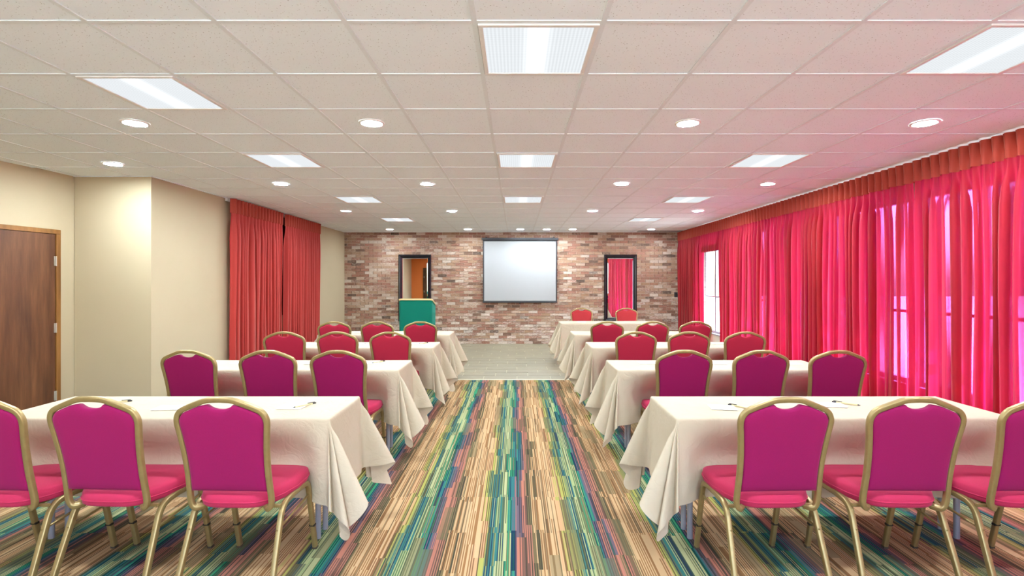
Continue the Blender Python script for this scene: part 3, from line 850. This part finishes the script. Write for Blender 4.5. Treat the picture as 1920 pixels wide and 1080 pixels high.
# ------------------------------------------------------------------ tables and cloths
TL, TW, TZ = 1.80, .51, .742
def make_table():
    r = empty('folding_table')
    MB().box(-TL/2+.01, TL/2-.01, -TW/2+.01, TW/2-.01, TZ-.03, TZ-.002, .006).build('tabletop', M['table_top'], r)
    cp = [(.016*math.cos(a*PI/5), .016*math.sin(a*PI/5)) for a in range(10)]
    for sx in (-1, 1):
        for sy in (-1, 1):
            MB().sweep([(sx*(TL/2-.13), sy*.055, .0), (sx*(TL/2-.13), sy*.055, TZ-.03)], cp).build('leg', M['leg_metal'], r, 40)
        MB().sweep([(sx*(TL/2-.13), -.055, .30), (sx*(TL/2-.13), .055, .30)], cp).build('crossbar', M['leg_metal'], r, 40)
    return r
def cloth_mesh(seed, seats, push, A=.46, B=.467):
    """rectangular cloth draped on the table: flat top, rolled edge, straight drops, conical folds at the corners"""
    rs = random.Random(seed); hx, hy = TL/2+.004, TW/2+.004; z0 = TZ+.006; rr = .012
    nx, ny, nd, nc = 44, 12, 22, 36
    V = []; F = []
    def vid(p): V.append(p); return len(V)-1
    ph = [rs.uniform(0, 6.3) for _ in range(8)]
    def drop(s):
        """horizontal offset, vertical drop after a run of s past the edge"""
        q = rr*PI/2
        if s < q: a = s/rr; return rr*math.sin(a), rr*(1-math.cos(a))
        return rr, rr+(s-q)
    def sstep(a): a = max(0, min(1, a)); return a*a*(3-2*a)
    def front_push(x, z):
        if not seats: return 0
        t = sstep((TZ-.02-z)/.24)
        k = 0
        for c in seats: k = max(k, sstep(1.35-abs(x-c)/.30))
        e = sstep((hx-abs(x))/.16)
        return (.03+(push-.015)*k)*t*e
    def face(side, u, s):
        """side 0 front(-y) 1 back(+y) 2 right(+x) 3 left(-x); u along the edge"""
        o, d = drop(s); f = s/.48
        if side < 2:
            L = hx; wv = .010*f*math.sin(u*7+ph[side])+.006*f*math.sin(u*15+ph[side+2])
        else:
            L = hy; wv = .016*f*math.sin(u*11+ph[side])+.012*f
        e = sstep((L-abs(u))/.10)
        wv = wv*e+.012*f
        z = z0-d
        if side == 0: return (u, -hy-o-wv+front_push(u, z)+(.0 if not seats else 0), z)
        if side == 1: return (u, hy+o+wv, z)
        if side == 2: return (hx+o+wv, u, z)
        return (-hx-o-wv, u, z)
    us = [-hx+2*hx*i/nx for i in range(nx+1)]; vs = [-hy+2*hy*j/ny for j in range(ny+1)]
    top = [[vid((x, y, z0+.0012*math.sin(x*6+ph[0])*math.sin(y*12+ph[1]))) for x in us] for y in vs]
    for j in range(ny):
        for i in range(nx): F.append((top[j][i], top[j][i+1], top[j+1][i+1], top[j+1][i]))
    grids = {}
    for side in range(4):
        par = us if side < 2 else vs; S = B if side < 2 else A
        edge = {0: [top[0][i] for i in range(nx+1)], 1: [top[ny][i] for i in range(nx+1)], 2: [top[j][nx] for j in range(ny+1)], 3: [top[j][0] for j in range(ny+1)]}[side]
        g = [edge]
        for k in range(1, nd+1):
            s = S*(k/nd)**1.25; g.append([vid(face(side, u, s)) for u in par])
        for k in range(nd):
            for i in range(len(par)-1): F.append((g[k][i], g[k][i+1], g[k+1][i+1], g[k+1][i]))
        grids[side] = g
    for sx in (-1, 1):
        for sy in (-1, 1):
            gx = grids[2 if sx > 0 else 3]; gy = grids[0 if sy < 0 else 1]
            colx = [row[0 if sy < 0 else -1] for row in gx]; coly = [row[0 if sx < 0 else -1] for row in gy]
            s1 = rs.uniform(.40, .46); s2 = s1+rs.uniform(.24, .32); L1 = (rs.uniform(.36, .43), rs.uniform(.02, .22), .30); L2 = (rs.uniform(.22, .30), rs.uniform(.60, .80), .26); L3 = (rs.uniform(.14, .22), rs.uniform(1.30, 1.5), .22); d1 = rs.uniform(.10, .30); d2 = rs.uniform(.95, 1.25); a1 = rs.uniform(.30, .38); a2 = rs.uniform(.26, .34); w1 = rs.uniform(.30, .42); w2 = rs.uniform(.28, .4)
            prev = colx
            cxx, cyy = sx*hx, sy*hy
            for q in range(1, nc+1):
                if q == nc: cur = coly
                else:
                    t = q/nc; th = t*PI/2; rmax = min(A/max(math.cos(th), 1e-6), B/max(math.sin(th), 1e-6))
                    cur = [colx[0]]
                    # horizontal direction of this ray
                    if t < s1: sl = t/s1; A0, D0_, W0 = L1
                    elif t < s2: sl = (t-s1)/(s2-s1); A0, D0_, W0 = L2
                    else: sl = (t-s2)/(1-s2); A0, D0_, W0 = L3
                    am = A0*math.sin(PI*sl)**.75; dr = D0_-W0*math.cos(PI*sl)
                    hxn = am*math.cos(dr); hyn = am*math.sin(dr)
                    for k in range(1, nd+1):
                        s = rmax*(k/nd)**1.25; o, d = drop(s); dd = max(0, d-rr)
                        ease = min(1, dd/.10); ease = ease*ease*(3-2*ease)
                        f = dd/.48
                        ox = o*math.cos(th)+dd*hxn*ease+.012*f+.010*f; oy = o*math.sin(th)+dd*hyn*ease+.012*f
                        cz = math.sqrt(max(.2, 1-am*am))
                        cur.append(vid((cxx+sx*ox, cyy+sy*oy, z0-min(d, rr)-dd*cz)))
                for k in range(nd):
                    if k == 0: F.append((prev[0], prev[1], cur[1]))
                    else: F.append((prev[k], cur[k], cur[k+1], prev[k+1]))
                prev = cur
    mb = MB(); mb.v = V; mb.f = F
    me = mb.mesh('tablecloth', M['linen'], 180)
    return me
T = None
tables = [
    (-1.91, 2.995, 'front left table nearest the camera', [-2.455, -1.925, -1.335], 11),
    (1.775, 2.995, 'front right table nearest the camera', [1.225, 1.835, 2.43], 12),
    (-1.885, 4.50, 'second left table', [-2.5, -1.905, -1.35], 13),
    (1.758, 4.50, 'second right table', [1.29, 1.875, 2.465], 14),
    (-1.83, 5.915, 'third left table', [-2.44, -1.863, -1.31], 15),
    (1.76, 5.915, 'third right table', [1.255, 1.83, 2.4], 16),
    (-1.82, 7.28, 'fourth left table, partly on the tiles', [-2.395, -1.82, -1.265], 17),
    (1.72, 7.28, 'fourth right table', [1.215, 1.8, 2.365], 18),
    (1.71, 9.21, 'head table on the tiles at the far right', [], 19),
]
# rows 3 and 4: keep the chairs' knees just at the cloth
for cx, cy, lab, seats, sd in tables:
    if T is None: T = make_table(); t = T
    else: t = copy_tree(T)
    t.location = (cx, cy, 0)
    for k in ('label',):
        if k in t: del t[k]
    tag(t, 'grey legged folding table under the cloth of the %s' % lab.split(',')[0].replace(' on the tiles at the far right', ''), 'table', 'folding tables')
    c = link('tablecloth', cloth_mesh(sd, [s_-cx for s_ in seats], max([q[0] for q in rows if abs(q[0]-cy) < .8 and q[0] < cy] or [0])+.245-(cy-TW/2) if seats else 0)); c.location = (cx, cy, 0)
    sm_ = c.modifiers.new('smooth', 'SUBSURF'); sm_.levels = 1; sm_.render_levels = 1
    tag(c, 'cream linen tablecloth draped over the %s' % lab, 'tablecloth', 'cream tablecloths')

# notepads and pens
ZP = TZ+.0085
def pad_mesh():
    mb = MB()
    for k in range(3):
        mb.box(-.072+.0004*k, .072+.0003*k, -.052, .052, .0015*k, .0015*k+.0013)
    return mb.mesh('notepad', M['paper'])
PM = pad_mesh()
def pen_proto():
    r = empty('pen')
    def seg(x0, x1, r0, r1): return [[(x, rr*math.cos(a*PI/5), rr*math.sin(a*PI/5)) for a in range(10)] for x, rr in ((x0, r0), (x1, r1))]
    MB().rings(seg(-.058, .05, .0045, .005)).build('barrel', M['pen_cream'], r, 40)
    MB().rings(seg(-.072, -.058, .0012, .0045)).build('tip', M['pen_black'], r, 40)
    MB().rings(seg(.050, .072, .005, .004)).box(.02, .065, -.0015, .0015, .005, .0085).build('clip_end', M['pen_black'], r)
    return r
PEN = None
def pad(x, y, a, lab):
    o = link('notepad', PM); o.location = (x, y, ZP); o.rotation_euler = (0, 0, R(a)); tag(o, lab, 'notepad', 'white notepads on the tables')
def pen(x, y, a, lab, z=ZP+.005):
    global PEN
    if PEN is None: PEN = pen_proto(); o = PEN
    else: o = copy_tree(PEN)
    o.location = (x, y, z); o.rotation_euler = (0, 0, R(a)); tag(o, lab, 'pen', 'pens on the tables')
def pads(tname, lst):
    for x, y, a, w, hp in lst:
        pad(x, y, a, 'white notepad on the %s, %s' % (tname, w))
        if hp: pen(x+.068 if hp == 1 else x+.13, y+.01, 52 if tname.find('left') > 0 or 1 else 30, 'pen on or beside the notepad on the %s, %s' % (tname, w), ZP+(.0095 if hp == 1 else .005))
pads('front left table', [(-1.30, 2.96, -4, 'nearest the aisle', 1), (-2.0, 2.94, 6, 'in the middle', 0)])
pen(-2.40, 3.07, 25, 'dark ended pen lying alone on the front left table behind the second chair')
pads('front right table', [(1.195, 2.945, -8, 'nearest the aisle', 0), (1.86, 3.01, -12, 'in the middle', 0)])
pen(1.30, 2.95, 130, 'pen beside the notepad nearest the aisle on the front right table')
pen(1.965, 3.03, 140, 'pen beside the middle notepad on the front right table')
pads('second left table', [(-1.30, 4.56, 4, 'nearest the aisle', 1), (-1.80, 4.54, 0, 'in the middle', 1), (-2.46, 4.56, 0, 'nearest the wall', 0)])
pads('second right table', [(1.174, 4.56, 0, 'nearest the aisle', 0), (1.79, 4.53, 0, 'in the middle', 0), (2.45, 4.53, 0, 'nearest the curtains', 0)])
pads('third left table', [(-1.15, 5.95, 0, 'nearest the aisle', 1), (-1.78, 5.95, 0, 'in the middle', 1), (-2.3, 5.96, 0, 'nearest the wall', 0)])
pads('third right table', [(1.155, 6.0, 0, 'nearest the aisle', 0), (2.38, 6.0, 0, 'nearest the curtains', 0)])
pads('fourth left table', [(-2.25, 7.3, 0, 'between the two outer chairs', 0), (-1.45, 7.3, 0, 'nearest the aisle', 0)])
pads('head table', [(1.19, 9.2, 0, 'by the aisle end', 0)])
